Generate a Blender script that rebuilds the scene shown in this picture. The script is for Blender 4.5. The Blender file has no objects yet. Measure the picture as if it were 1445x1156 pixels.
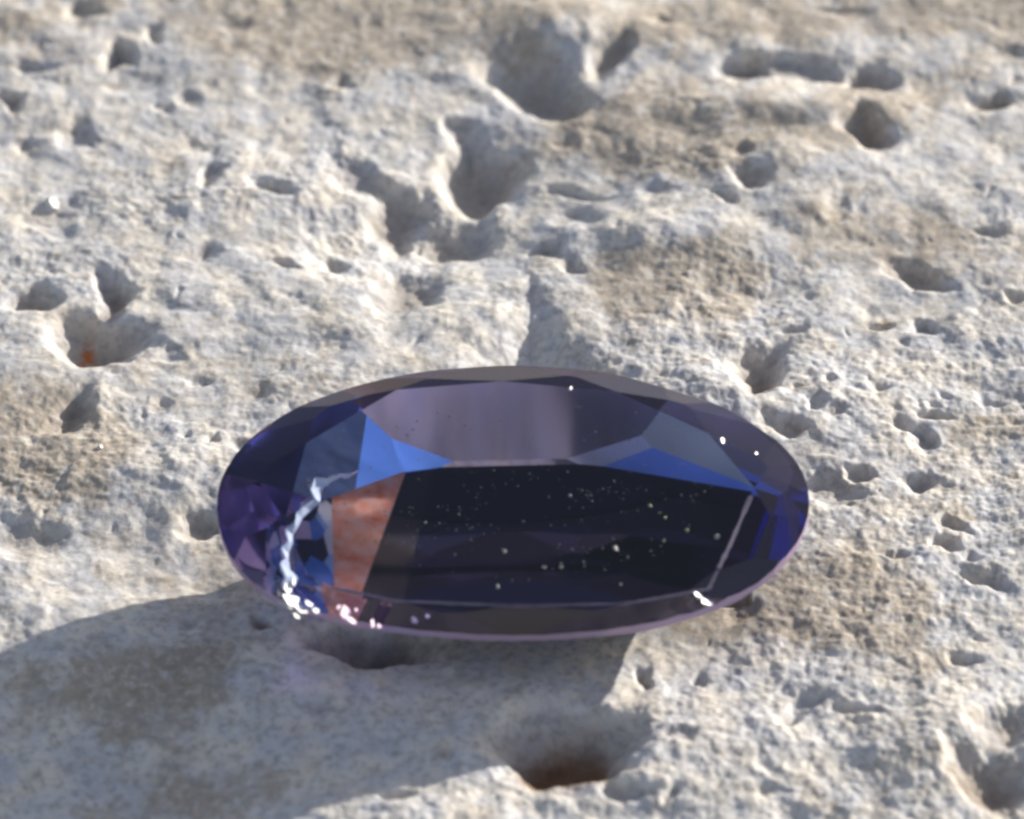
import bpy, bmesh, math
import numpy as np
from mathutils import Vector, Matrix, Euler

R = math.radians
scene = bpy.context.scene
COL = scene.collection
rng = np.random.default_rng(7)

# ------------------------------------------------------------------ camera, sky, sun, exposure
# 1 unit = 1 millimetre of the real place
ELEV = R(38.0)            # camera looks down by this angle
DIST = 110.0
FRAME_W = 14.45           # millimetres across the frame at the origin
cam_data = bpy.data.cameras.new("camera")
cam = bpy.data.objects.new("camera", cam_data)
COL.objects.link(cam)
cam.location = (0, -DIST*math.cos(ELEV), DIST*math.sin(ELEV))
cam.rotation_euler = (math.pi/2-ELEV, 0, 0)
cam_data.sensor_width = 36.0
cam_data.lens = 36.0*DIST/FRAME_W
cam_data.clip_start = 1.0
cam_data.clip_end = 5000.0
cam_data.dof.use_dof = True
cam_data.dof.focus_distance = DIST-1.2
cam_data.dof.aperture_fstop = 0.20
scene.camera = cam

SUN_EL, SUN_AZ = R(16.0), math.atan2(0.60, 0.80)      # direction TO the sun: right and behind
to_sun = Vector((math.cos(SUN_EL)*math.cos(SUN_AZ), math.cos(SUN_EL)*math.sin(SUN_AZ), math.sin(SUN_EL)))
world = bpy.data.worlds.new("World"); scene.world = world
world.use_nodes = True
wn = world.node_tree.nodes; wl = world.node_tree.links
wn.clear()
sky = wn.new("ShaderNodeTexSky"); sky.sky_type = 'NISHITA'; sky.sun_disc = False
sky.sun_elevation = SUN_EL
sky.sun_rotation = math.pi/2-SUN_AZ       # measured clockwise from +Y
bg = wn.new("ShaderNodeBackground"); bg.inputs[1].default_value = 0.11
wo = wn.new("ShaderNodeOutputWorld")
hs = wn.new("ShaderNodeHueSaturation"); hs.inputs["Saturation"].default_value = 0.62; hs.inputs["Hue"].default_value = 0.51      # a hazy, pale sky
wl.new(sky.outputs[0], hs.inputs["Color"]); wl.new(hs.outputs[0], bg.inputs[0]); wl.new(bg.outputs[0], wo.inputs[0])
sd = bpy.data.lights.new("sun", 'SUN'); sd.energy = 5.0; sd.angle = R(0.55); sd.color = (1.0, 0.93, 0.82)
sun = bpy.data.objects.new("sun", sd); COL.objects.link(sun)
sun.rotation_euler = to_sun.to_track_quat('Z', 'Y').to_euler()
scene.view_settings.view_transform = 'Standard'
scene.view_settings.look = 'None'
scene.view_settings.exposure = 0.24
scene.view_settings.gamma = 1.0
cy = scene.cycles
cy.max_bounces = 24; cy.transmission_bounces = 24; cy.glossy_bounces = 24; cy.diffuse_bounces = 4
cy.transparent_max_bounces = 24
cy.sample_clamp_indirect = 0.0
cy.use_denoising = True; cy.blur_glossy = 0.0
cy.filter_width = 2.6

# ------------------------------------------------------------------ pixel of the photograph -> plane z
cE, sE = math.cos(ELEV), math.sin(ELEV)
def ray(px, py):
    u = (px-722.5)/1445*FRAME_W/DIST
    v = -(py-578)/1445*FRAME_W/DIST
    return np.array([u, cE+v*sE, -sE+v*cE])
CAMP = np.array([0, -DIST*cE, DIST*sE])
def at(px, py, z=0.0):
    d = ray(px, py); t = (z-CAMP[2])/d[2]
    p = CAMP+d*t
    return float(p[0]), float(p[1])
def to_px(x, y, z):                        # vectorised inverse, used only to lay out stains and pits where they lie
    q0 = x-CAMP[0]; q1 = y-CAMP[1]; q2 = z-CAMP[2]
    f = q1*cE-q2*sE
    up = q1*sE+q2*cE
    k = DIST/FRAME_W*1445
    return 722.5+q0/f*k, 578-up/f*k

# ------------------------------------------------------------------ helpers
def link(o, parent=None):
    COL.objects.link(o)
    if parent: o.parent = parent
    return o
def mesh_obj(name, verts, faces, mat, parent=None, smooth=False):
    me = bpy.data.meshes.new(name)
    me.from_pydata([tuple(v) for v in verts], [], [tuple(f) for f in faces])
    me.materials.append(mat)
    if smooth:
        me.polygons.foreach_set("use_smooth", [True]*len(me.polygons))
    return link(bpy.data.objects.new(name, me), parent)

class Noise:
    def __init__(s, seed):
        r = np.random.default_rng(seed); s.n = 256
        a = r.uniform(0, 2*np.pi, (s.n, s.n)); s.gx = np.cos(a); s.gy = np.sin(a)
    def __call__(s, x, y):
        xi = np.floor(x).astype(np.int64); yi = np.floor(y).astype(np.int64)
        fx = x-xi; fy = y-yi
        u = fx*fx*fx*(fx*(fx*6-15)+10); v = fy*fy*fy*(fy*(fy*6-15)+10)
        def g(i, j):
            a = (xi+i) % s.n; b = (yi+j) % s.n
            return s.gx[a, b]*(fx-i)+s.gy[a, b]*(fy-j)
        return ((g(0,0)*(1-u)+g(1,0)*u)*(1-v)+(g(0,1)*(1-u)+g(1,1)*u)*v)*1.5
def fbm(x, y, f, octs, seed, gain=.5, mode=0):
    out = 0; a = 1.0; tot = 0
    for k in range(octs):
        n = Noise(seed+k)(x*f+13.7*k, y*f-7.1*k)
        if mode == 1: n = np.sqrt(n*n+.012)*2-.65           # billow: rounded knobs, sharp creases
        if mode == 2: n = .6-np.abs(n)*2           # ridged
        out = out+n*a; tot += a; a *= gain; f *= 2.03
    return out/tot
def sstep(a, b, x):
    t = np.clip((x-a)/(b-a), 0, 1); return t*t*(3-2*t)

# ------------------------------------------------------------------ gem pose and cut (local frame: x length, y width, z table)
#@@BEGIN
GA, GB = 4.02, 2.22
CROWN_H, GIRDLE_T = 0.34, 0.14
TABLE = 0.765
PAV_D = 1.50            # depth of the keel under the girdle
KEEL_Y = 1.04           # keel lies off centre, towards the back edge
def bulge(t):
    """outline a little fuller than an ellipse at the front corners"""
    d = math.degrees(t) % 360
    return 1+.080*math.exp(-((d-222)/24)**2)+.028*math.exp(-((d-314)/24)**2)-.010*math.exp(-((d-48)/20)**2)
def rim(t):
    p = lambda q: np.array([GA*math.cos(q), GB*math.sin(q)])*bulge(q)
    e = p(t+.004)-p(t-.004); m = np.array([e[1], -e[0]])
    return p(t), m/np.linalg.norm(m)
def gem_planes():
    """Cutting planes (point, normal, kind, name tag) of the oval: 0 table, 1 kite/star, 2 upper girdle, 3 girdle, 4 lower girdle, 5 main."""
    P = []
    h = GIRDLE_T/2
    def add(pt, no, k, tag, shear=0.0):
        # planes are given for a unit round stone; scale to the oval, then shear the pavilion towards the keel
        pt = np.array(pt, float); no = np.array(no, float)
        p2 = np.array([pt[0]*GA, pt[1]*GB, pt[2]]); n2 = np.array([no[0]/GA, no[1]/GB, no[2]])
        if shear:                      # y' = y - shear*(z+h)
            p2[1] -= shear*(p2[2]+h)
            n2 = np.array([n2[0], n2[1], n2[2]+shear*n2[1]])
        n2 /= np.linalg.norm(n2)
        P.append((p2, n2, k, tag))
    NG = 60
    for i in range(NG):
        (a, _), (b, _) = rim(2*math.pi*i/NG), rim(2*math.pi*(i+1)/NG)
        n = np.array([b[1]-a[1], a[0]-b[0], 0]); n /= np.linalg.norm(n)
        P.append((np.array([a[0], a[1], 0.]), n, 3, 'g'))
    add((0, 0, CROWN_H+h), (0, 0, 1), 0, 'table')
    NV = len(TABLE_PTS)
    mid = []
    for j, (vx, vy, deg) in enumerate(TABLE_PTS):
        t = math.radians(deg)
        g, m = rim(t)
        run = float((g-np.array([vx, vy]))@m)
        n = np.array([m[0]*CROWN_H, m[1]*CROWN_H, run]); n /= np.linalg.norm(n)
        P.append((np.array([vx, vy, CROWN_H+h]), n, 1, 'kite%d' % j))
    for j in range(NV):
        (ax, ay, d0), (bx, by, d1) = TABLE_PTS[j], TABLE_PTS[(j+1) % NV]
        e = np.array([bx-ax, by-ay]); m = np.array([e[1], -e[0]])/np.linalg.norm(e)
        if m@np.array([ax+bx, ay+by]) < 0: m = -m
        if d1 < d0: d1 += 360
        t = math.radians((d0+d1)/2)
        run = float((rim(t)[0]-np.array([ax, ay]))@m)
        n = np.array([m[0]*CROWN_H*.62, m[1]*CROWN_H*.62, run]); n /= np.linalg.norm(n)
        P.append((np.array([ax, ay, CROWN_H+h]), n, 1, 'star%d' % j))
        for w in (.25, .75):
            t = math.radians(d0+(d1-d0)*w)
            g, mm = rim(t)
            run = float((g-(np.array([ax, ay])*(1-w)+np.array([bx, by])*w))@mm)
            n = np.array([mm[0]*CROWN_H*1.25, mm[1]*CROWN_H*1.25, run]); n /= np.linalg.norm(n)
            P.append((np.array([g[0]*.999, g[1]*.999, h]), n, 2, 'u%d' % (2*j+(w > .5))))
    sh = KEEL_Y/PAV_D
    for (deg, slope, r, tag) in PAV:
        t = math.radians(deg)
        c = np.array([math.cos(t), math.sin(t), 0])
        add(c*r*bulge(t)-(0, 0, h), c*PAV_D*slope-np.array([0, 0, 1]), 5 if tag.startswith('m') else 4, tag, sh)
    for (n, d, tag) in PAVX:
        P.append((np.array(n)*d, np.array(n, float), 5 if tag.startswith('m') else 4, tag))
    for q, (co, n, k, tag) in enumerate(P):          # hand-cut unevenness: some facets are tilted a little
        if tag in TILT:
            n = n+np.array([TILT[tag][0], TILT[tag][1], 0.0]); P[q] = (co, n/np.linalg.norm(n), k, tag)
    return P
TILT = {}
PAV = [(24, 3.6, 1, 'm_rf'), (152, 2.0, 1, 'm_lf'), (208, 2.0, 1, 'm_ln'), (338, 4.0, 1, 'm_rn'), (0, 5.0, 1, 'm_r'), (180, 2.0, 1, 'm_l'),
       (58, 2.6, 1, 'l_a'), (122, 2.2, 1, 'l_b'), (308, 3.0, 1, 'l_c'), (237, 2.4, 1, 'l_d')]
PAV += [(11.25+22.5*i, 5.5 if i in (0, 1, 2, 13, 14, 15) else 2.8, 1, 'l%d' % i) for i in range(16)]
TABLE_PTS = [(2.644, 0.868, 30.7), (1.38, 1.552, 63.8), (-0.175, 1.716, 93.2), (-1.627, 1.56, 119.9), (-2.837, 0.663, 157.1), (-3.078, -0.623, 200.1), (-3.012, -1.373, 219.5), (-2.389, -1.688, 232.0), (-1.525, -1.885, 245.9), (0.095, -1.96, 271.5), (1.521, -1.9, 293.9), (2.661, -1.649, 311.7), (3.265, -0.016, 359.5)]
PAVX = [((-0.02869, 0.78394, -0.62018), 1.78375, 'm_far'),
        ((0.01532, -0.41865, -0.90802), 0.99297, 'm_near'),
        ((-0.19685, 0.51727, -0.83288), 1.97758, 'mW1'),
        ((-0.48953, 0.38456, -0.7826), 2.24836, 'mW2'),
        ((0.12806, 0.49154, -0.86139), 1.9411, 'mR1'),
        ((0.19749, 0.34644, -0.91705), 1.96716, 'mR2'),
        ((-0.01017, -0.41604, -0.90929), 1.02615, 'mD2'),
        ((-0.09092, -0.39966, -0.91214), 1.16631, 'mO'),
        ((-0.26807, -0.39598, -0.87826), 1.57166, 'mE'),
        ((-0.50575, 0.38262, -0.77319), 2.27092, 'mDD'),
        ((0.31402, 0.60914, -0.72824), 2.26162, 'mR3'),
        ((-0.00851, 0.23247, -0.97257), 1.73215, 'mC')]
#@@END
gem_z = 1.42
gx, gy = at(725, 708, gem_z)
GEM = Matrix.Translation((gx, gy, gem_z)) @ Euler((R(17.0), R(-1.0), R(0.0))).to_matrix().to_4x4() @ Matrix.Rotation(R(-1.5), 4, 'Z')
GEMI = GEM.inverted()

def cut_gem():
    bm = bmesh.new()
    bmesh.ops.create_cube(bm, size=20.0)
    kind = bm.faces.layers.int.new("k")
    PL = gem_planes()
    for q, (co, no, k, tag) in enumerate(PL):
        geom = bm.verts[:]+bm.edges[:]+bm.faces[:]
        res = bmesh.ops.bisect_plane(bm, geom=geom, dist=1e-6, plane_co=Vector(co), plane_no=Vector(no), clear_outer=True)
        ed = [e for e in res['geom_cut'] if isinstance(e, bmesh.types.BMEdge) and e.is_boundary]
        if len(ed) > 2:
            r = bmesh.ops.contextual_create(bm, geom=ed)
            for f in r['faces']: f[kind] = q+1
    bmesh.ops.remove_doubles(bm, verts=bm.verts[:], dist=1e-5)
    bmesh.ops.recalc_face_normals(bm, faces=bm.faces[:])
    bm.verts.index_update()
    V = [v.co.copy() for v in bm.verts]
    F = [[v.index for v in f.verts] for f in bm.faces]
    K = [PL[f[kind]-1][2] for f in bm.faces]
    T = [PL[f[kind]-1][3] for f in bm.faces]
    bm.free()
    return V, F, K, T
GV, GF, GK, GT = cut_gem()
print("gem facets", len(GF), {k: GK.count(k) for k in set(GK)})

# ------------------------------------------------------------------ the stone
# (px, py, half width, half height in photo px, depth mm, turn deg, rust)
PITS = [
 (168,75,24,22,.5,0,0),(45,95,34,11,.2,0,0),(18,140,24,14,.35,0,.2),(215,48,18,10,.2,0,0),(105,188,34,24,.2,0,.15),
 (175,120,46,14,.12,0,0),(232,150,20,12,.18,0,0),(262,135,16,12,.18,0,0),(294,245,28,13,.28,20,0),(385,268,34,16,.35,-10,0),
 (75,305,44,26,.22,10,0),(40,425,38,26,.5,0,0),(160,415,32,34,.5,0,.5),(125,490,66,44,.95,-8,.45),(105,580,38,26,.45,10,.1),
 (280,362,34,12,.2,0,0),(400,370,20,9,.2,0,.1),(110,15,30,18,.25,0,0),(270,205,26,12,.1,0,.2),(35,200,18,10,.1,0,0),
 (555,285,50,40,.55,-25,.25),(668,238,68,52,1.0,-12,.25),(640,325,62,26,.35,-5,0),(505,245,56,26,.3,-10,0),(575,405,56,44,.55,0,.15),
 (470,365,18,14,.25,0,0),(765,120,80,44,.85,-5,.2),(865,72,48,22,.55,35,0),(640,170,30,14,.25,20,0),
 (1045,92,34,24,.5,0,.1),(1120,92,90,20,.35,-3,0),(1220,108,40,24,.5,-10,0),(1220,185,36,30,.65,-5,.05),(1402,148,32,16,.45,0,.1),
 (1050,218,22,10,.2,0,.1),(1055,258,30,22,.4,-10,.1),(1022,285,18,9,.2,-20,0),(802,260,46,10,.22,-3,0),(808,296,34,12,.22,-3,.1),
 (768,342,24,18,.32,0,.45),(806,376,20,12,.2,0,0),(928,272,30,18,.15,0,0),(1292,384,48,20,.42,-12,0),(1304,455,24,13,.3,0,0),
 (1244,460,12,8,.22,0,.1),(1120,466,22,6,.15,0,0),(1072,525,42,44,.75,0,.5),(1430,420,24,9,.2,0,0),(1148,575,16,12,.2,0,0),
 (1175,585,18,10,.2,0,0),(1120,606,24,14,.3,0,0),(1085,600,16,16,.22,0,0),(1272,600,26,12,.3,-10,0),(1312,583,20,10,.32,0,0),
 (1306,615,18,14,.32,0,0),(1205,667,20,11,.3,0,0),(1298,680,24,15,.38,0,.25),(1165,635,30,12,.12,0,0),(1172,690,46,22,.28,0,.1),
 (1345,743,20,10,.28,0,0),(1330,769,20,9,.3,0,.15),(1368,790,12,8,.15,0,0),(1385,820,34,16,.32,-12,0),(1260,792,14,6,.15,0,.1),
 (1350,936,22,10,.25,-12,.1),(1112,1024,18,14,.3,25,.15),(1140,995,32,9,.2,15,0),(1205,1008,34,8,.15,-5,.1),(1415,1030,40,32,.5,20,.3),
 (1385,1095,70,34,.55,-25,.45),(785,1062,98,56,1.4,3,1.0),(530,912,78,30,1.5,-5,.5),(370,882,17,9,.25,0,.6),(455,995,22,10,.15,0,0),
 (270,880,16,8,.12,0,.3),(130,1000,20,8,.1,0,.2),(870,1128,32,12,.28,0,.2),(960,1050,26,13,.2,0,.2),(560,1132,24,12,.25,0,0),
 (905,955,14,14,.25,0,.5),(1043,868,20,13,.22,0,.45),(985,960,14,12,.22,0,0),(40,760,60,30,.25,0,0),(290,740,40,20,.35,0,0),
 (945,1130,10,8,.15,0,0),(1330,555,10,6,.12,0,0),(1240,548,16,8,.15,0,0),(1395,565,24,6,.12,0,0),(1170,540,14,8,.15,0,0),
 (480,250,30,12,.1,0,0),(1080,1120,30,10,.12,0,0),(350,640,26,12,.12,0,0),(405,435,28,12,.12,0,0),(1190,18,40,10,.1,0,.3),
 (1390,325,20,10,.14,0,.1),(1180,300,22,12,.12,0,.1),(930,30,30,10,.1,0,.1),(480,115,24,12,.12,0,0),(330,40,30,14,.1,0,0),
 (240,505,20,10,.12,0,0),(285,540,14,9,.12,0,0),(225,575,18,8,.12,0,0),(300,625,10,9,.18,0,0),(262,620,12,8,.15,0,0),
]
# low swellings and hollows of the surface (px, py, half w, half h, height mm)
SWELL = [(560,330,220,60,-.35),(700,250,200,120,-.2),(300,790,200,60,-.10),(120,860,150,80,.10),
         (660,1010,260,60,.12),(560,1180,180,70,.40),(900,1080,160,80,.25),(1340,1060,120,60,.30),(1430,1130,90,80,-.15),(150,1120,380,110,-.45),
         (920,330,180,50,.25),(380,300,160,60,.2),(60,530,120,90,.15),(1130,250,200,60,.15),(800,40,120,40,.3),
         (1150,160,160,30,.15),(200,680,160,60,.2),(1010,560,80,40,.2),(1180,560,120,60,.1),(1230,800,200,120,.1)]

def stone():
    def axis(lo, hi, step, ext):
        core = np.arange(lo, hi+1e-6, step)
        out = [step]; 
        while sum(out) < ext: out.append(out[-1]*1.22)
        o = np.cumsum(out)
        return np.concatenate([lo-o[::-1], core, hi+o])
    xs = axis(-7.9, 7.9, .0185, 60); ys = axis(-9.9, 10.9, .0270, 60)
    X, Y = np.meshgrid(xs, ys)
    PX, PY = to_px(X, Y, 0*X)
    near = np.exp(-(np.maximum(np.abs(X)-9, 0)+np.maximum(np.abs(Y)-12, 0))*.15)
    # domain warp
    wx = X+.22*fbm(X, Y, 1.1, 3, 11)+.05*fbm(X, Y, 6, 2, 21); wy = Y+.22*fbm(X, Y, 1.1, 3, 31)+.05*fbm(X, Y, 6, 2, 41)
    rough = sstep(-.25, .35, fbm(X, Y, .28, 3, 51)+.35*sstep(500, 1100, PX)*sstep(350, 700, PY)-.25*sstep(500, 100, PY))
    inn = np.exp(-(((X-gx)/3.9)**2+((Y-gy-.3)/2.3)**2)**3)      # smoother hollow under the gem
    z = .16*fbm(wx, wy, .22, 3, 61)
    fine = .060*fbm(wx, wy, .75, 2, 71, mode=1)+.040*fbm(wx, wy, 1.3, 2, 76)
    fine += (.012+.012*rough)*fbm(wx, wy*.85, 2.4, 2, 81, mode=1)
    fine += (.012+.017*rough)*fbm(X, Y, 4.6, 2, 91, gain=.5)
    fine += (.005+.010*rough)*fbm(X, Y, 10, 2, 96, gain=.6)
    z += .88*fine*(1-.85*inn)
    for (px, py, a, b, hgt) in SWELL:
        x0, y0 = at(px, py); a2 = a*.01; b2 = b*.01/sE
        z += hgt*np.exp(-(((X-x0)/a2)**2+((Y-y0)/b2)**2))
    # the shaded wedge behind the gem: a face falling towards it
    A_, B_, C_ = at(748, 372), at(880, 535), at(645, 500)
    def edge(p, q):
        dx, dy = q[0]-p[0], q[1]-p[1]; L = math.hypot(dx, dy)
        return ((X-p[0])*dy-(Y-p[1])*dx)/L
    e1, e2 = edge(A_, B_), edge(C_, A_)
    wv_ = .10*fbm(X, Y, 1.6, 3, 777)+.03*fbm(X, Y, 6, 2, 787)
    sd_ = np.minimum(e1, e2)+wv_
    m_ = (Y < A_[1]+.5) & (np.abs(X-A_[0]) < 3) & (Y > gy-.5)
    q_ = np.clip(sd_[m_], 0, 1.3); z[m_] -= .42*(np.sqrt(q_*q_+.01)-.1)
    rust = np.zeros_like(X)
    w2x = X+.22*fbm(X, Y, 1.1, 3, 101, gain=.4)+.02*fbm(X, Y, 7, 2, 111); w2y = Y+.30*fbm(X, Y, 1.1, 3, 121, gain=.4)+.03*fbm(X, Y, 7, 2, 131)
    pm = np.zeros_like(X)
    for (px, py, a, b, dep, rot, ru) in PITS:
        x0, y0 = at(px, py); a2 = a*.01; b2 = b*.01/sE
        m = (np.abs(X-x0) < 2.6*max(a2, b2)) & (np.abs(Y-y0) < 2.6*max(a2, b2))
        ic, jc = np.searchsorted(xs, x0), np.searchsorted(ys, y0)
        dx = w2x[m]-w2x[jc, ic]; dy = w2y[m]-w2y[jc, ic]
        c, s = math.cos(R(rot)), math.sin(R(rot))
        dyi = dy*sE; u = (dx*c+dyi*s)/a2; v = (-dx*s+dyi*c)/(b*.01)
        r = np.sqrt(u*u+v*v)
        ang = np.arctan2(v, u); ph = (px*.37+py*.21) % 6.28
        r = r*(1+.13*np.sin(2*ang+ph)+.10*np.sin(3*ang+2*ph)+.05*np.sin(5*ang+3*ph))
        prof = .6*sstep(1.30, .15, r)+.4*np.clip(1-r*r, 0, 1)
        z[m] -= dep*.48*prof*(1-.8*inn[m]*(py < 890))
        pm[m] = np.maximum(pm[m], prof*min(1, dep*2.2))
        if ru: rust[m] = np.maximum(rust[m], ru*sstep(1.25, .25, np.sqrt(u*u+(v+.35)**2)))
    # many small pores, strewn
    r2 = np.random.default_rng(5)
    for k in range(230):
        x0 = r2.uniform(-8.5, 8.5); y0 = r2.uniform(-10, 11); a2 = .035+.09*r2.random()**2.5; dep = a2*r2.uniform(.3, .8)
        i0, i1 = np.searchsorted(xs, [x0-2.5*a2, x0+2.5*a2]); j0, j1 = np.searchsorted(ys, [y0-4*a2, y0+4*a2])
        S = (slice(j0, j1), slice(i0, i1))
        q = r2.uniform(.6, 1.2); dx = w2x[S]-x0; dy = w2y[S]-y0
        an = np.arctan2(dy, dx); r = np.hypot(dx/a2, dy/(a2*q*1.1))*(1+.25*np.sin(2*an+k)+.15*np.sin(3*an+2*k))
        z[S] -= dep*.6*sstep(1.3, .1, r)
    z *= np.where(near > .999, 1, .3+.7*near)
    # the hollow the gem rests in: the stone stays just under the pavilion
    Rm = np.array(GEMI.to_3x3()); T = np.array(GEMI.translation)
    m = (np.abs(X-gx) < 5) & (np.abs(Y-gy) < 4)
    xx, yy = X[m], Y[m]
    lowest = np.full(xx.shape, -1e9)
    Mr = np.array(GEM.to_3x3()); Mt = np.array(GEM.translation)
    for f, k in zip(GF, GK):
        p = [np.array(GV[i]) for i in f]
        n = np.zeros(3)
        for i in range(len(p)): n += np.cross(p[i], p[(i+1) % len(p)])
        n /= np.linalg.norm(n)
        nw = Mr@n; pw = Mr@p[0]+Mt
        if nw[2] < -.02:
            lowest = np.maximum(lowest, pw[2]-(nw[0]*(xx-pw[0])+nw[1]*(yy-pw[1]))/nw[2])
    lx = Rm[0, 0]*(xx-gx)+Rm[0, 1]*(yy-gy); ly = Rm[1, 0]*(xx-gx)+Rm[1, 1]*(yy-gy)
    inside = (lx/GA)**2+(ly/GB)**2 < 1.15
    zz = z[m]; lim = lowest-.015
    zz = np.where(inside, np.minimum(zz, lim), zz)
    print("stone touches", int((inside & (z[m] > lim)).sum()), "min gap", float(np.where(inside, lim-z[m], 9).min()))
    z[m] = zz
    # mineral colour masks: tan staining, clean white, rust in pits
    tan = fbm(X, Y, .33, 4, 141)*.9+fbm(X, Y, 1.7, 3, 151)*.35
    def patch(px, py, a, b, w):
        x0, y0 = at(px, py)
        return w*np.exp(-(((X-x0)/(a*.01))**2+((Y-y0)/(b*.01/sE))**2))
    for q in [(520,50,240,90,.8),(960,170,120,90,.7),(1230,130,160,70,.5),(1000,390,170,80,.5),(100,620,150,50,.7),(60,680,90,40,.5),
              (1230,330,180,60,.4),(1100,25,260,40,.6),(240,970,240,60,.3),(950,1030,140,40,.5),(1200,900,150,60,.3),(1130,850,140,50,.4),
              (1320,620,140,60,.25),(50,960,120,50,.2),(300,1090,160,40,.2),(1090,200,200,50,.4)]:
        tan = tan+patch(*q)
    for q in [(900,300,180,60,-.8),(1280,250,160,50,-.5),(450,330,260,90,-.5),(330,420,220,60,-.5),(130,330,220,50,-.4),(700,1000,240,50,-.5),
              (1180,520,220,80,-.4),(220,870,180,35,-.25),(1000,960,150,50,-.6),(330,720,150,60,-.5),(760,450,120,50,-.6),(450,960,120,60,-.25)]:
        tan = tan+patch(*q)
    tan = sstep(-.31, .72, tan)
    x0, y0 = at(122, 510, -.3)
    spot = np.exp(-(((X-x0)/.12)**2+((Y-y0)/.42)**2)**1.5)
    nv, nh = X.shape
    me = bpy.data.meshes.new("rock_surface")
    me.vertices.add(nv*nh)
    me.vertices.foreach_set("co", np.stack([X, Y, z], -1).astype(np.float32).ravel())
    idx = np.arange(nv*nh).reshape(nv, nh)
    q = np.stack([idx[:-1, :-1], idx[:-1, 1:], idx[1:, 1:], idx[1:, :-1]], -1).reshape(-1)
    nq = len(q)//4
    me.loops.add(nq*4); me.loops.foreach_set("vertex_index", q.astype(np.int32))
    me.polygons.add(nq); me.polygons.foreach_set("loop_start", (np.arange(nq)*4).astype(np.int32))
    me.polygons.foreach_set("use_smooth", np.ones(nq, bool))
    me.update(calc_edges=True)
    for nm, arr in (("stain", tan), ("rust", rust), ("iron", spot), ("pit", pm)):
        a = me.attributes.new(nm, 'FLOAT', 'POINT'); a.data.foreach_set("value", arr.astype(np.float32).ravel())
    me.materials.append(stone_material())
    o = bpy.data.objects.new("rock_surface", me); link(o)
    o["kind"] = "structure"
    o["label"] = "pale pitted limestone surface the gemstone rests on"
    return (xs, ys, z)

def N(nt, t, **kw):
    n = nt.nodes.new(t)
    for k, v in kw.items(): setattr(n, k, v)
    return n
def stone_material():
    m = bpy.data.materials.new("limestone"); m.use_nodes = True
    nt = m.node_tree; L = nt.links; p = nt.nodes["Principled BSDF"]
    tc = N(nt, "ShaderNodeTexCoord")
    def noise(sc, det=4, rough=.55):
        n = N(nt, "ShaderNodeTexNoise"); n.inputs["Scale"].default_value = sc; n.inputs["Detail"].default_value = det
        n.inputs["Roughness"].default_value = rough; L.new(tc.outputs["Object"], n.inputs["Vector"]); return n.outputs["Fac"]
    def attr(nm):
        a = N(nt, "ShaderNodeAttribute"); a.attribute_name = nm; return a.outputs["Fac"]
    def math_(op, a, b, clamp=False):
        n = N(nt, "ShaderNodeMath", operation=op); n.use_clamp = clamp
        for i, v in enumerate((a, b)):
            if isinstance(v, (int, float)): n.inputs[i].default_value = v
            else: L.new(v, n.inputs[i])
        return n.outputs[0]
    def mix(fac, a, b):
        n = N(nt, "ShaderNodeMix", data_type='RGBA')
        for i, v in ((0, fac), (6, a), (7, b)):
            if isinstance(v, (int, float)): n.inputs[i].default_value = v
            elif isinstance(v, tuple): n.inputs[i].default_value = (*v, 1)
            else: L.new(v, n.inputs[i])
        return n.outputs[2]
    def ramp(f, a, b):
        n = N(nt, "ShaderNodeMapRange", interpolation_type='SMOOTHSTEP'); n.inputs[1].default_value = a; n.inputs[2].default_value = b
        L.new(f, n.inputs[0]); return n.outputs[0]
    g = noise(1.6, 5); g2 = noise(5.5, 5, .6); g3 = noise(22, 3)
    white = mix(ramp(g, .35, .68), (.67, .68, .72), (.89, .82, .72))
    tanc = mix(ramp(g2, .35, .65), (.45, .38, .30), (.61, .53, .44))
    st = ramp(math_('ADD', attr("stain"), math_('MULTIPLY', math_('SUBTRACT', g2, .5), .9)), .25, .85)
    c = mix(st, white, tanc)
    # darker grey mineral grains
    c = mix(math_('MULTIPLY', ramp(g2, .54, .70), .45), c, (.36, .35, .34))
    c = mix(math_('MULTIPLY', ramp(g3, .58, .75), .25), c, (.80, .79, .77))
    gm = noise(3.4, 4, .6)
    c = mix(math_('MULTIPLY', ramp(gm, .52, .66), .40), c, (.46, .42, .37))
    c = mix(math_('MULTIPLY', ramp(gm, .46, .34), .45), c, (.86, .85, .84))
    g4 = noise(8, 3, .6); g5 = noise(60, 2)
    c = mix(math_('MULTIPLY', ramp(g4, .50, .64), .48), c, (.36, .345, .345))
    c = mix(math_('MULTIPLY', ramp(g4, .48, .36), .32), c, (.90, .87, .82))
    c = mix(math_('MULTIPLY', ramp(g5, .5, .7), .22), c, (.42, .41, .41))
    # ochre flecks
    oc = noise(3.1, 4)
    c = mix(math_('MULTIPLY', ramp(oc, .63, .74), .5), c, (.42, .30, .17))
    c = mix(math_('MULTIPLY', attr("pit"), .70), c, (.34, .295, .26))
    c = mix(ramp(math_('ADD', attr("rust"), math_('MULTIPLY', math_('SUBTRACT', g2, .5), .5)), .2, .9), c, (.21, .125, .075))
    c = mix(math_('MULTIPLY', attr("iron"), ramp(noise(7, 3), .30, .62)), c, (.50, .15, .03))
    L.new(c, p.inputs["Base Color"])
    p.inputs["Roughness"].default_value = .8
    p.inputs["Subsurface Weight"].default_value = .22
    p.inputs["Subsurface Radius"].default_value = (1.0, .85, .7)
    p.inputs["Subsurface Scale"].default_value = .16
    p.inputs["Specular IOR Level"].default_value = .35
    b = N(nt, "ShaderNodeBump"); b.inputs["Strength"].default_value = .35; b.inputs["Distance"].default_value = .02
    hh = math_('ADD', noise(16, 4, .6), math_('MULTIPLY', noise(45, 2), .35))
    L.new(hh, b.inputs["Height"]); L.new(b.outputs[0], p.inputs["Normal"])
    return m

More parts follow.
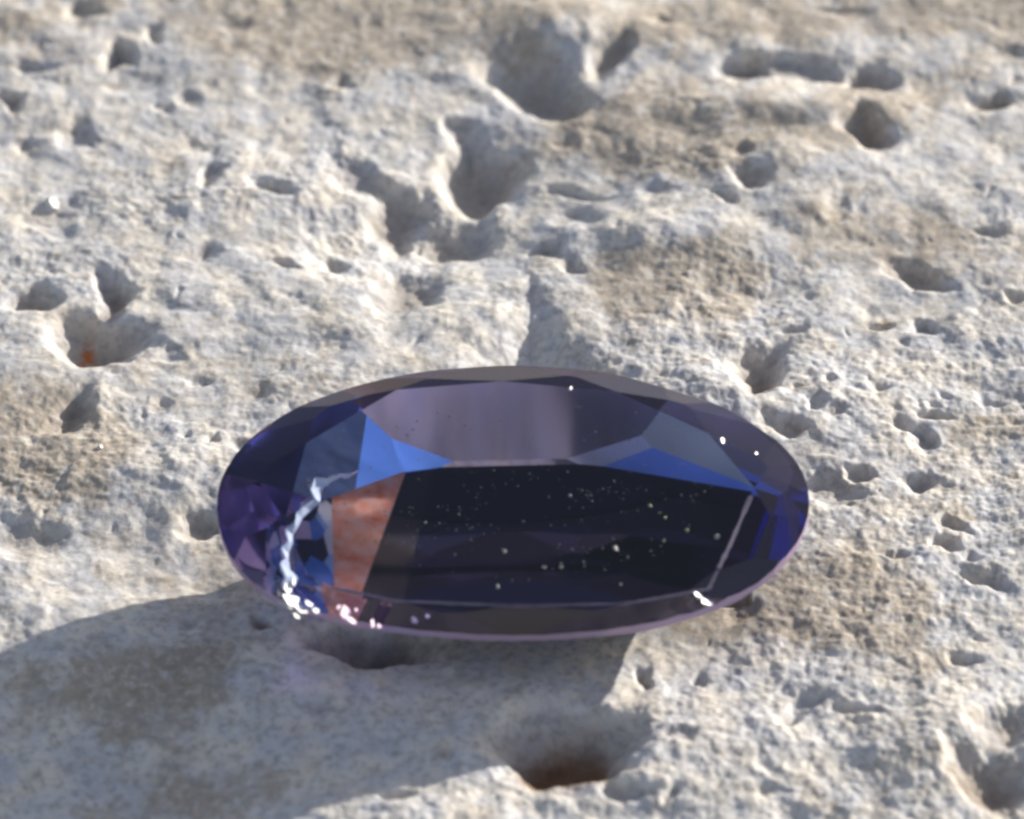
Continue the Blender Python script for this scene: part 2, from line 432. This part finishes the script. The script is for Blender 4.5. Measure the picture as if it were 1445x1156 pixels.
# ------------------------------------------------------------------ gem
def glass(name, tint, rough=0.0, ior=1.76):
    m = bpy.data.materials.new(name); m.use_nodes = True
    nt = m.node_tree; nt.nodes.clear()
    g = nt.nodes.new("ShaderNodeBsdfGlass"); g.inputs["Color"].default_value = (*tint, 1)
    g.inputs["Roughness"].default_value = rough; g.inputs["IOR"].default_value = ior
    o = nt.nodes.new("ShaderNodeOutputMaterial"); nt.links.new(g.outputs[0], o.inputs[0])
    return m
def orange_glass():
    """orange flash of light painted on one facet: clear glass mixed with uneven diffuse orange"""
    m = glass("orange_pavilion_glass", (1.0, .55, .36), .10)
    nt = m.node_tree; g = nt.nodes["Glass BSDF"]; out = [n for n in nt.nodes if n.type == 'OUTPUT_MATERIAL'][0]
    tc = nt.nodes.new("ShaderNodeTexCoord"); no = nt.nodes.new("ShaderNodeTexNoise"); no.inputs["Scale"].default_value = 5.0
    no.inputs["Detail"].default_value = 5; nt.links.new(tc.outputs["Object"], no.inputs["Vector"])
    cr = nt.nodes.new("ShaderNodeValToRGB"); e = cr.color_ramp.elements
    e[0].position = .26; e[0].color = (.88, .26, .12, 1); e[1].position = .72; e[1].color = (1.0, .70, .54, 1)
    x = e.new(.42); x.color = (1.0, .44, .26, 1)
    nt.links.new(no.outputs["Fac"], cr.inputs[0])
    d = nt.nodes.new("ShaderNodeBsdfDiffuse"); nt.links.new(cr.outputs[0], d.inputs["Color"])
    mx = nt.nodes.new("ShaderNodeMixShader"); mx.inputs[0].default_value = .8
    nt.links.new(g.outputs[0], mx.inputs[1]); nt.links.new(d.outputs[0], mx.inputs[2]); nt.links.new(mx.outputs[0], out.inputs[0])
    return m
def sparkle_glass():
    """the left pavilion facet: sparkles painted as cells of navy, icy blue, lilac and white"""
    m = glass("sparkle_pavilion_glass", (.30, .40, .72), .10)
    nt = m.node_tree; g = nt.nodes["Glass BSDF"]; out = [n for n in nt.nodes if n.type == 'OUTPUT_MATERIAL'][0]
    tc = nt.nodes.new("ShaderNodeTexCoord"); mp = nt.nodes.new("ShaderNodeMapping"); mp.inputs["Scale"].default_value = (5.5, 2.6, 3)
    mp.inputs["Rotation"].default_value = (0, 0, .5)
    vo = nt.nodes.new("ShaderNodeTexVoronoi"); vo.inputs["Scale"].default_value = 1.0; vo.inputs["Randomness"].default_value = 1
    nt.links.new(tc.outputs["Object"], mp.inputs[0]); nt.links.new(mp.outputs[0], vo.inputs["Vector"])
    sp = nt.nodes.new("ShaderNodeSeparateColor"); nt.links.new(vo.outputs["Color"], sp.inputs[0])
    cr = nt.nodes.new("ShaderNodeValToRGB"); cr.color_ramp.interpolation = 'CONSTANT'; e = cr.color_ramp.elements
    e[0].position = 0; e[0].color = (.01, .012, .05, 1); e[1].position = .34; e[1].color = (.06, .22, .70, 1)
    for p_, c_ in ((.54, (.40, .66, 1.0)), (.68, (.95, .98, 1)), (.86, (.86, .70, .92)), (.94, (.02, .02, .06))):
        x = e.new(p_); x.color = (*c_, 1)
    nt.links.new(sp.outputs[0], cr.inputs[0])
    d = nt.nodes.new("ShaderNodeBsdfDiffuse"); nt.links.new(cr.outputs[0], d.inputs["Color"])
    mx = nt.nodes.new("ShaderNodeMixShader"); mx.inputs[0].default_value = .75
    nt.links.new(g.outputs[0], mx.inputs[1]); nt.links.new(d.outputs[0], mx.inputs[2]); nt.links.new(mx.outputs[0], out.inputs[0])
    return m
def gem():
    root = bpy.data.objects.new("gemstone", None); link(root); root.matrix_world = GEM
    root["label"] = "oval faceted violet blue gemstone lying table up on pale pitted stone"
    root["category"] = "gemstone"
    special = {'m_near': (glass("dark_pavilion_glass", (.035, .03, .06)), "near black large facet"),  # facet tints carry sky flashes and dark reflections as colour
               'm_far': (glass("window_pavilion_glass", (.35, .34, .57), .18), "greyish mauve clear facet"),
               'mW1': (glass("blue_pavilion_glass", (.13, .30, 1.0), .28), "vivid blue facet"),
               'mW2': (glass("blue_pavilion_glass", (.13, .30, 1.0), .28), "vivid blue facet"),
               'mR1': (glass("lilac_pavilion_glass", (.55, .62, 1.0), .3), "thin pale lilac blue facet"),
               'mR2': (glass("deep_blue_pavilion_glass", (.16, .30, 1.0), .30), "deep blue facet"),
               'mC': (glass("keel_glass", (.34, .32, .46), .1), "narrow smoky facet along the keel"),
               'mR3': (glass("slate_pavilion_glass", (.58, .68, .88), .28), "pale slate blue facet"),
               'mE': (sparkle_glass(), "facet with painted sparkles of icy blue and navy"),
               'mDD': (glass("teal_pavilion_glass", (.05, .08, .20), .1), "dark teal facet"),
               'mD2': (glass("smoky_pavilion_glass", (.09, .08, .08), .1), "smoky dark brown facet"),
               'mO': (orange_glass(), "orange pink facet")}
    table_m = glass("table_glass", (.97, .96, .99), .08)
    crown_m = glass("crown_glass", (.88, .80, .98), .10)
    gird_m = glass("girdle_glass", (.95, .88, .98), .30)
    nt = gird_m.node_tree; g = nt.nodes["Glass BSDF"]; d = nt.nodes.new("ShaderNodeBsdfDiffuse"); d.inputs["Color"].default_value = (.74, .56, .76, 1)
    mx = nt.nodes.new("ShaderNodeMixShader"); mx.inputs[0].default_value = .5
    nt.links.new(g.outputs[0], mx.inputs[1]); nt.links.new(d.outputs[0], mx.inputs[2])
    nt.links.new(mx.outputs[0], [n for n in nt.nodes if n.type == 'OUTPUT_MATERIAL'][0].inputs[0])
    pav_m = glass("pavilion_glass", (.55, .50, .76))
    low_m = glass("lower_girdle_glass", (.68, .62, .90), .08)
    mats = {0: table_m, 1: crown_m, 2: crown_m, 3: gird_m, 4: low_m, 5: pav_m}
    names = {0: "table_facet", 1: "crown_facet", 2: "crown_facet", 3: "girdle", 4: "pavilion_facet", 5: "pavilion_facet"}
    gir = []
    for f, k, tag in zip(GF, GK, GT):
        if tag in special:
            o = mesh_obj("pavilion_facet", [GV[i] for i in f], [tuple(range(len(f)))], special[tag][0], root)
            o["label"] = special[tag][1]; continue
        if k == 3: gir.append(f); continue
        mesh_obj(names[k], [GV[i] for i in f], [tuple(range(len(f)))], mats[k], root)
    while gir:                     # one part for each unbroken run of the girdle
        run = [gir.pop()]; used = set(run[0]); grew = True
        while grew:
            grew = False
            for f in list(gir):
                if used & set(f): run.append(f); used |= set(f); gir.remove(f); grew = True
        ids = sorted(used); mp = {v: i for i, v in enumerate(ids)}
        mesh_obj("girdle", [GV[i] for i in ids], [tuple(mp[i] for i in f) for f in run], gird_m, root)
    return root

ST = stone()
root = gem()

# ------------------------------------------------------------------ small things on the stone and on the gem
def ground_z(x, y):
    xs, ys, z = ST
    i = int(np.searchsorted(xs, x)); j = int(np.searchsorted(ys, y))
    return float(z[j, i])
def lump_mesh(name, r, seed, mat, sub=1, flat=None, jit=.28):
    rr = np.random.default_rng(seed)
    bm = bmesh.new(); bmesh.ops.create_icosphere(bm, subdivisions=sub, radius=r)
    for v in bm.verts: v.co *= 1+rr.uniform(-jit, jit)
    s_ = rr.uniform(.7, 1.25, 3)
    for v in bm.verts: v.co = Vector((v.co.x*s_[0], v.co.y*s_[1], v.co.z*s_[2]*.8))
    if flat is not None:           # one broken, polished face
        res = bmesh.ops.bisect_plane(bm, geom=bm.verts[:]+bm.edges[:]+bm.faces[:], plane_co=flat*r*.45, plane_no=flat, clear_outer=True)
        ed = [e for e in res['geom_cut'] if isinstance(e, bmesh.types.BMEdge)]
        bmesh.ops.contextual_create(bm, geom=ed)
    bmesh.ops.recalc_face_normals(bm, faces=bm.faces[:])
    me = bpy.data.meshes.new(name); bm.to_mesh(me); bm.free(); me.materials.append(mat)
    return me
def plain(name, col, rough=.8, trans=0.0):
    m = bpy.data.materials.new(name); m.use_nodes = True; p = m.node_tree.nodes["Principled BSDF"]
    nt = m.node_tree; no = nt.nodes.new("ShaderNodeTexNoise"); no.inputs["Scale"].default_value = 14
    tc = nt.nodes.new("ShaderNodeTexCoord"); nt.links.new(tc.outputs["Object"], no.inputs["Vector"])
    mx = nt.nodes.new("ShaderNodeMix"); mx.data_type = 'RGBA'; nt.links.new(no.outputs["Fac"], mx.inputs[0])
    mx.inputs[6].default_value = (*[c*.75 for c in col], 1); mx.inputs[7].default_value = (*[min(1, c*1.2) for c in col], 1)
    nt.links.new(mx.outputs[2], p.inputs["Base Color"])
    p.inputs["Roughness"].default_value = rough; p.inputs["Transmission Weight"].default_value = trans
    return m
def thing(name, me, loc, label, cat, group=None):
    o = bpy.data.objects.new(name, me); link(o); o.location = loc
    o["label"] = label; o["category"] = cat
    if group: o["group"] = group
    return o
quartz = plain("quartz", (.78, .78, .80), .5, .2)
chalk = plain("chalk", (.78, .76, .71), .85)
gritm = plain("gold_grit", (.26, .30, .18), .6)
palegrit = plain("pale_grit", (.30, .31, .31), .6)
viewd = Vector((0, -cE, sE)); halfv = (viewd+to_sun).normalized()
for px, py, r, label in [(74, 296, .11, "larger clear quartz grain sparkling in a round hollow at the left edge of the rock"),
                         (142, 633, .05, "small pale crystal grain on the tan stained rock left of the gemstone")]:
    x, y = at(px, py); z = ground_z(x, y)
    x, y = at(px, py, z); z = ground_z(x, y)
    thing("crystal_grain", lump_mesh("crystal_grain", r, px, quartz, 1, halfv), (x, y, z+r*.35), label, "crystal")
# grit lying on the table of the gem: pixel of each grain -> place on the table plane
MT = GEM.to_3x3(); tz = CROWN_H+GIRDLE_T/2
def on_table(px, py):
    d = GEMI.to_3x3() @ Vector(ray(px, py)); o = GEMI @ Vector(CAMP)
    k = (tz-o.z)/d.z; return o+d*k
specks = [(768,801,2.8,"left one of two paired pale grit grains low on the dark table"),
          (792,801,2.8,"right one of two paired pale grit grains low on the dark table"),
          (712,778,3.6,"pale grit grain alone left of the middle of the dark table of the gemstone"),
          (805,700,2.8,"pale grit grain near the upper middle edge of the dark table"),
          (868,775,4.2,"largest pale grit grain in the middle of the dark table of the gemstone"),
          (917,714,3.4,"greenish grit grain at the upper left end of a slanting row on the dark table"),
          (931,724,2.6,"greenish grit grain second from the top in a slanting row on the dark table"),
          (939,731,3.0,"greenish grit grain third from the top in a slanting row on the dark table"),
          (969,749,3.6,"yellowish grit grain in the right part of the dark table below the slanting row"),
          (1011,758,3.6,"pale grit grain closest to the right tip of the dark table"),
          (937,763,3.0,"dull green grit grain in the right part of the dark table"),
          (876,825,2.6,"faint grit grain near the lower edge of the dark table right of the middle"),
          (702,828,2.8,"faint grit grain near the lower edge of the dark table left of the middle"),
          (600,738,2.4,"faint grit grain at the left end of the dark table near the orange facet")]
for k, (px, py, r, label) in enumerate(specks):
    p = on_table(px, py); r *= .0095
    o = bpy.data.objects.new("grit_grain", lump_mesh("grit_grain", r, 100+k, gritm if "green" in label or "yellow" in label else palegrit, 1, None, .55)); link(o)
    o.location = GEM @ (p+Vector((0, 0, r*.25)))
    o["label"] = label; o["category"] = "grit"; o["group"] = "grit grains on the gemstone"
# dust too fine to count, over the table: small crumbs, drifted together
rr = np.random.default_rng(9); dv = []; df = []
DX, DY = np.meshgrid(np.arange(430, 1051)*.01, np.arange(560, 846)*.014); DEN = fbm(DX, DY, 1.3, 3, 700)
for k in range(2600):
    px = rr.uniform(430, 1050); py = rr.uniform(560, 845)
    dens = .5+.9*float(DEN[int(py)-560, int(px)-430])+(.2 if px > 820 else 0)
    if rr.random() > dens*dens*.9: continue
    p = on_table(px, py)
    if (p.x/GA)**2+(p.y/GB)**2 > .5: continue
    r = .004+.017*rr.random()**3; b = len(dv); a0 = rr.uniform(0, 6.28)
    for q in range(4):
        aa = a0+q*1.57+rr.uniform(-.4, .4); r1 = r*rr.uniform(.6, 1.5)
        dv.append((p.x+math.cos(aa)*r1, p.y+math.sin(aa)*r1, tz+.0005))
    dv.append((p.x+rr.uniform(-.3, .3)*r, p.y+rr.uniform(-.3, .3)*r, tz+r*.5))
    df += [(b, b+1, b+4), (b+1, b+2, b+4), (b+2, b+3, b+4), (b+3, b, b+4), (b+3, b+2, b+1, b)]
o = mesh_obj("dust", dv, df, plain("dull_dust", (.11, .12, .12), .8)); o.matrix_world = GEM; o["kind"] = "stuff"
o["label"] = "very fine grey dust over the table of the gemstone"
def on_gem(px, py, lift=0.0):
    """where the line of sight meets the polished surface, in the gem's own frame"""
    d = GEMI.to_3x3() @ Vector(ray(px, py)); o_ = GEMI @ Vector(CAMP); best = None; nn = None
    for co, no, k, tag in gem_planes():
        dn = d @ Vector(no)
        if dn < 0:
            t = (Vector(co)-o_) @ Vector(no)/dn
            if best is None or t > best: best = t; nn = Vector(no)
    return o_+d*best+nn*lift
LH = (GEMI.to_3x3() @ halfv).normalized()
glintm = bpy.data.materials.new("glint_glass"); glintm.use_nodes = True
pb = glintm.node_tree.nodes["Principled BSDF"]; pb.inputs["Base Color"].default_value = (.80, .72, .90, 1)
pb.inputs["Roughness"].default_value = .30; pb.inputs["IOR"].default_value = 1.76; pb.inputs["Transmission Weight"].default_value = .35
def chip(px, py, w, h, ang, off, label):
    """an uneven flake added on the rim, its flat face turned so the sun glints off it"""
    rq = np.random.default_rng(int(px*7+py)); c = on_gem(px, py, .006)
    n = (LH+Vector((rq.normal(0, off), rq.normal(0, off), 0))).normalized()
    u = Vector((math.cos(ang), math.sin(ang)*.8, 0)); u = (u-n*(u@n)).normalized(); v = n.cross(u)
    K = 7; top = []; bot = []
    for q in range(K):
        a = 2*math.pi*q/K; rr_ = rq.uniform(.65, 1.15)
        p = c+u*(math.cos(a)*w*.005*rr_)+v*(math.sin(a)*h*.008*rr_)
        top.append(p); bot.append(c+(p-c)*.8-n*.03)
    vs = top+bot+[c+n*.004]; fs = [(q, (q+1) % K, 2*K) for q in range(K)]
    fs += [((q+1) % K, q, K+q, K+(q+1) % K) for q in range(K)]+[tuple(range(2*K-1, K-1, -1))]
    o = mesh_obj("chip", vs, fs, glintm, root); o["label"] = label
def burst(px, py, shards, mat, label):
    """a cluster added on the rim: leaning shards whose flat tops catch the sun as sparkles"""
    vs = []; fs = []; base = on_gem(px, py); c0 = GEM @ base
    rq = np.random.default_rng(int(px))
    for (dx, dy, w, h, off) in shards:
        d = GEMI.to_3x3() @ Vector(ray(px+dx, py+dy)); o_ = GEMI @ Vector(CAMP)
        foot = on_gem(px+dx, py+dy)
        zt = max(tz+.045+rq.uniform(0, .03), foot.z+.05); c = o_+d*((zt-o_.z)/d.z)
        n = (LH+Vector((rq.normal(0, off+.05), rq.normal(0, off+.05), 0))).normalized()
        u = Vector((1, 0, 0)); u = (u-n*(u@n)).normalized(); v = n.cross(u); K = 5; b = len(vs); rot = rq.uniform(0, 6)
        ring = [c+u*(math.cos(2*math.pi*q/K+rot)*w*.0062*rq.uniform(.35, 1.4))+v*(math.sin(2*math.pi*q/K+rot)*h*.0075*rq.uniform(.35, 1.4)) for q in range(K)]
        vs += ring+[foot+(p-c)*.8-Vector((0, 0, .02)) for p in ring]
        fs += [tuple(b+q for q in range(K))]+[(b+(q+1) % K, b+q, b+K+q, b+K+(q+1) % K) for q in range(K)]+[tuple(b+2*K-1-q for q in range(K))]
    o = mesh_obj("sparkle_shards", [(GEM @ v)-c0 for v in vs], fs, mat); o.location = c0
    o["label"] = label; o["category"] = "crystal"
icbm = plain("icy_blue_sparkle", (.50, .60, .92), .7, .1); icem = plain("white_sparkle", (.82, .84, .90), .42, .15); lilm = plain("lilac_sparkle", (.84, .60, .82), .48, .15)
burst(412, 846, [(0,0,24,16,.02),(-12,6,14,12,.03),(12,12,20,12,.03),(-6,-16,10,14,.04),(24,6,12,9,.05),(6,22,12,6,.04),(34,16,8,6,.08),(-18,-8,7,8,.08),(2,-26,7,9,.06),(-4,10,12,10,.03)], icem,
      "brightest white added sparkle cluster on the lower left rim of the gemstone")
burst(490, 864, [(0,0,15,18,.03),(6,12,12,10,.03),(-10,-6,8,10,.06),(12,-4,6,8,.08)], lilm,
      "pinkish white added sparkle cluster on the lower left rim under the orange facet")
zz = [(496,669,1),(478,670,3),(466,676,9),(452,680,16),(446,692,15),(448,706,6),(434,716,14),(422,728,8),(418,742,3),(408,750,11),(410,764,5),(402,776,10),(405,788,4),(402,800,14),(412,814,17),(402,828,9)]  # raised ribbon added in place of the zigzag sparkle at the left end
rq = np.random.default_rng(21); rv = []; rf = []
def over(px, py, lift):
    d = GEMI.to_3x3() @ Vector(ray(px, py)); o_ = GEMI @ Vector(CAMP); return o_+d*((tz+lift-o_.z)/d.z)
tilt_ = Vector((LH.y, -LH.x, 0)).normalized().cross(LH)          # in the lit face, pointing up its slope
for i, (px, py, w) in enumerate(zz):
    c = over(px, py, .055); side = (Vector((1, .25*(-1)**i, 0))-LH*(Vector((1, .25*(-1)**i, 0))@LH)).normalized()
    jl, jr = Vector((0, 0, rq.normal(0, .008))), Vector((0, 0, rq.normal(0, .008)))
    rv += [c-side*w*.0062+jl, c+side*w*.0062+jr, Vector((c.x-w*.005, c.y, tz-.02)), Vector((c.x+w*.005, c.y, tz-.02))]
for i in range(len(zz)-1):
    p, q = 4*i, 4*i+4
    rf += [(p, q, q+1), (p, q+1, p+1), (p+2, q+2, q, p), (p+1, q+1, q+3, p+3), (p+3, q+3, q+2, p+2)]
rf += [(0, 1, 3, 2), (4*len(zz)-4, 4*len(zz)-2, 4*len(zz)-1, 4*len(zz)-3)]
c0 = GEM @ over(428, 745, 0)
o = mesh_obj("sparkle_zigzag", [(GEM @ v)-c0 for v in rv], rf, icbm); o.location = c0
o["label"] = "jagged icy blue added sparkle line lying zigzag across the left end of the gemstone"; o["category"] = "crystal"
burst(526, 880, [(0,0,9,11,.04),(9,4,7,6,.06)], lilm, "small pale added sparkle cluster on the front rim right of the pinkish one")
for q in [(1000,848,30,11,.35,.02),(986,840,8,10,1.4,.03)]: chip(*q, "bright added glint flake on the lower right rim")
for q in [(1020,622,11,9,.2,.02),(806,549,6,5,0,.05),(1068,640,7,5,.2,.06)]: chip(*q, "tiny bright added glint flake on the back rim")
for q in [(585,874,11,7,.1,.12),(604,868,8,6,.1,.12)]: chip(*q, "dull added glint flake on the front rim")
# milky ribbon added inside the left end to stand for a zigzag sparkle
sparkm = bpy.data.materials.new("milky_sparkle"); sparkm.use_nodes = True
pf = sparkm.node_tree.nodes["Principled BSDF"]; pf.inputs["Base Color"].default_value = (.78, .88, 1, 1); pf.inputs["Roughness"].default_value = .35
def inner(px, py, dep):
    d = GEMI.to_3x3() @ Vector(ray(px, py)); d.normalize(); p = on_gem(px, py); n = Vector((0, 0, 1)); eta = 1/1.76; c = -d@n
    r = d*eta+n*(eta*c-math.sqrt(1-eta*eta*(1-c*c)))
    return p+r*dep
path = [(506,664,2),(488,674,5),(470,671,3),(458,684,9),(440,688,12),(446,702,6),(430,712,11),(424,731,5),(408,748,8),(412,762,4),(402,778,9),(407,794,5),(404,806,10),(420,818,16),(436,832,8)]
fv = []; ff = []
for i, (px, py, w) in enumerate(path):
    for s_ in (-1, 1):
        fv.append(inner(px+s_*w*.5, py+s_*w*.3, .22+.05*((i*7) % 3)+.05*s_))
for i in range(len(path)-1): ff.append((2*i, 2*i+1, 2*i+3, 2*i+2))
nb_ = len(fv); fv += [v-Vector((0, 0, .012)) for v in fv]
ff += [tuple(nb_+q for q in reversed(f)) for f in ff]
o = mesh_obj("inner_sparkle", fv, ff, sparkm, root); o["label"] = "zigzag milky white sparkle ribbon added inside the left end"
# lilac worn edge between the table and the front facets
wearm = plain("worn_edge", (.19, .165, .25), .6)
ed = [(470,830),(560,848),(650,852),(730,855),(880,852),(940,842),(1000,831),(1030,770),(1064,690)]
wv = []; wf = []; rq = np.random.default_rng(3); pts_ = []
for i in range(len(ed)-1):
    for q in range(8): pts_.append((ed[i][0]+(ed[i+1][0]-ed[i][0])*q/8, ed[i][1]+(ed[i+1][1]-ed[i][1])*q/8))
for i, (px, py) in enumerate(pts_):
    hw = rq.uniform(.7, 2.3)*(1.8 if px > 985 else 1); e = 1 if px < 1000 else 0
    wv.append(on_gem(px-(0 if e else hw), py-hw*e-.5, .003)); wv.append(on_gem(px+(0 if e else hw), py+hw*e+.5, .003))
for i in range(len(pts_)-1): wf.append((2*i, 2*i+1, 2*i+3, 2*i+2))
o = mesh_obj("worn_edge", wv, wf, wearm, root)
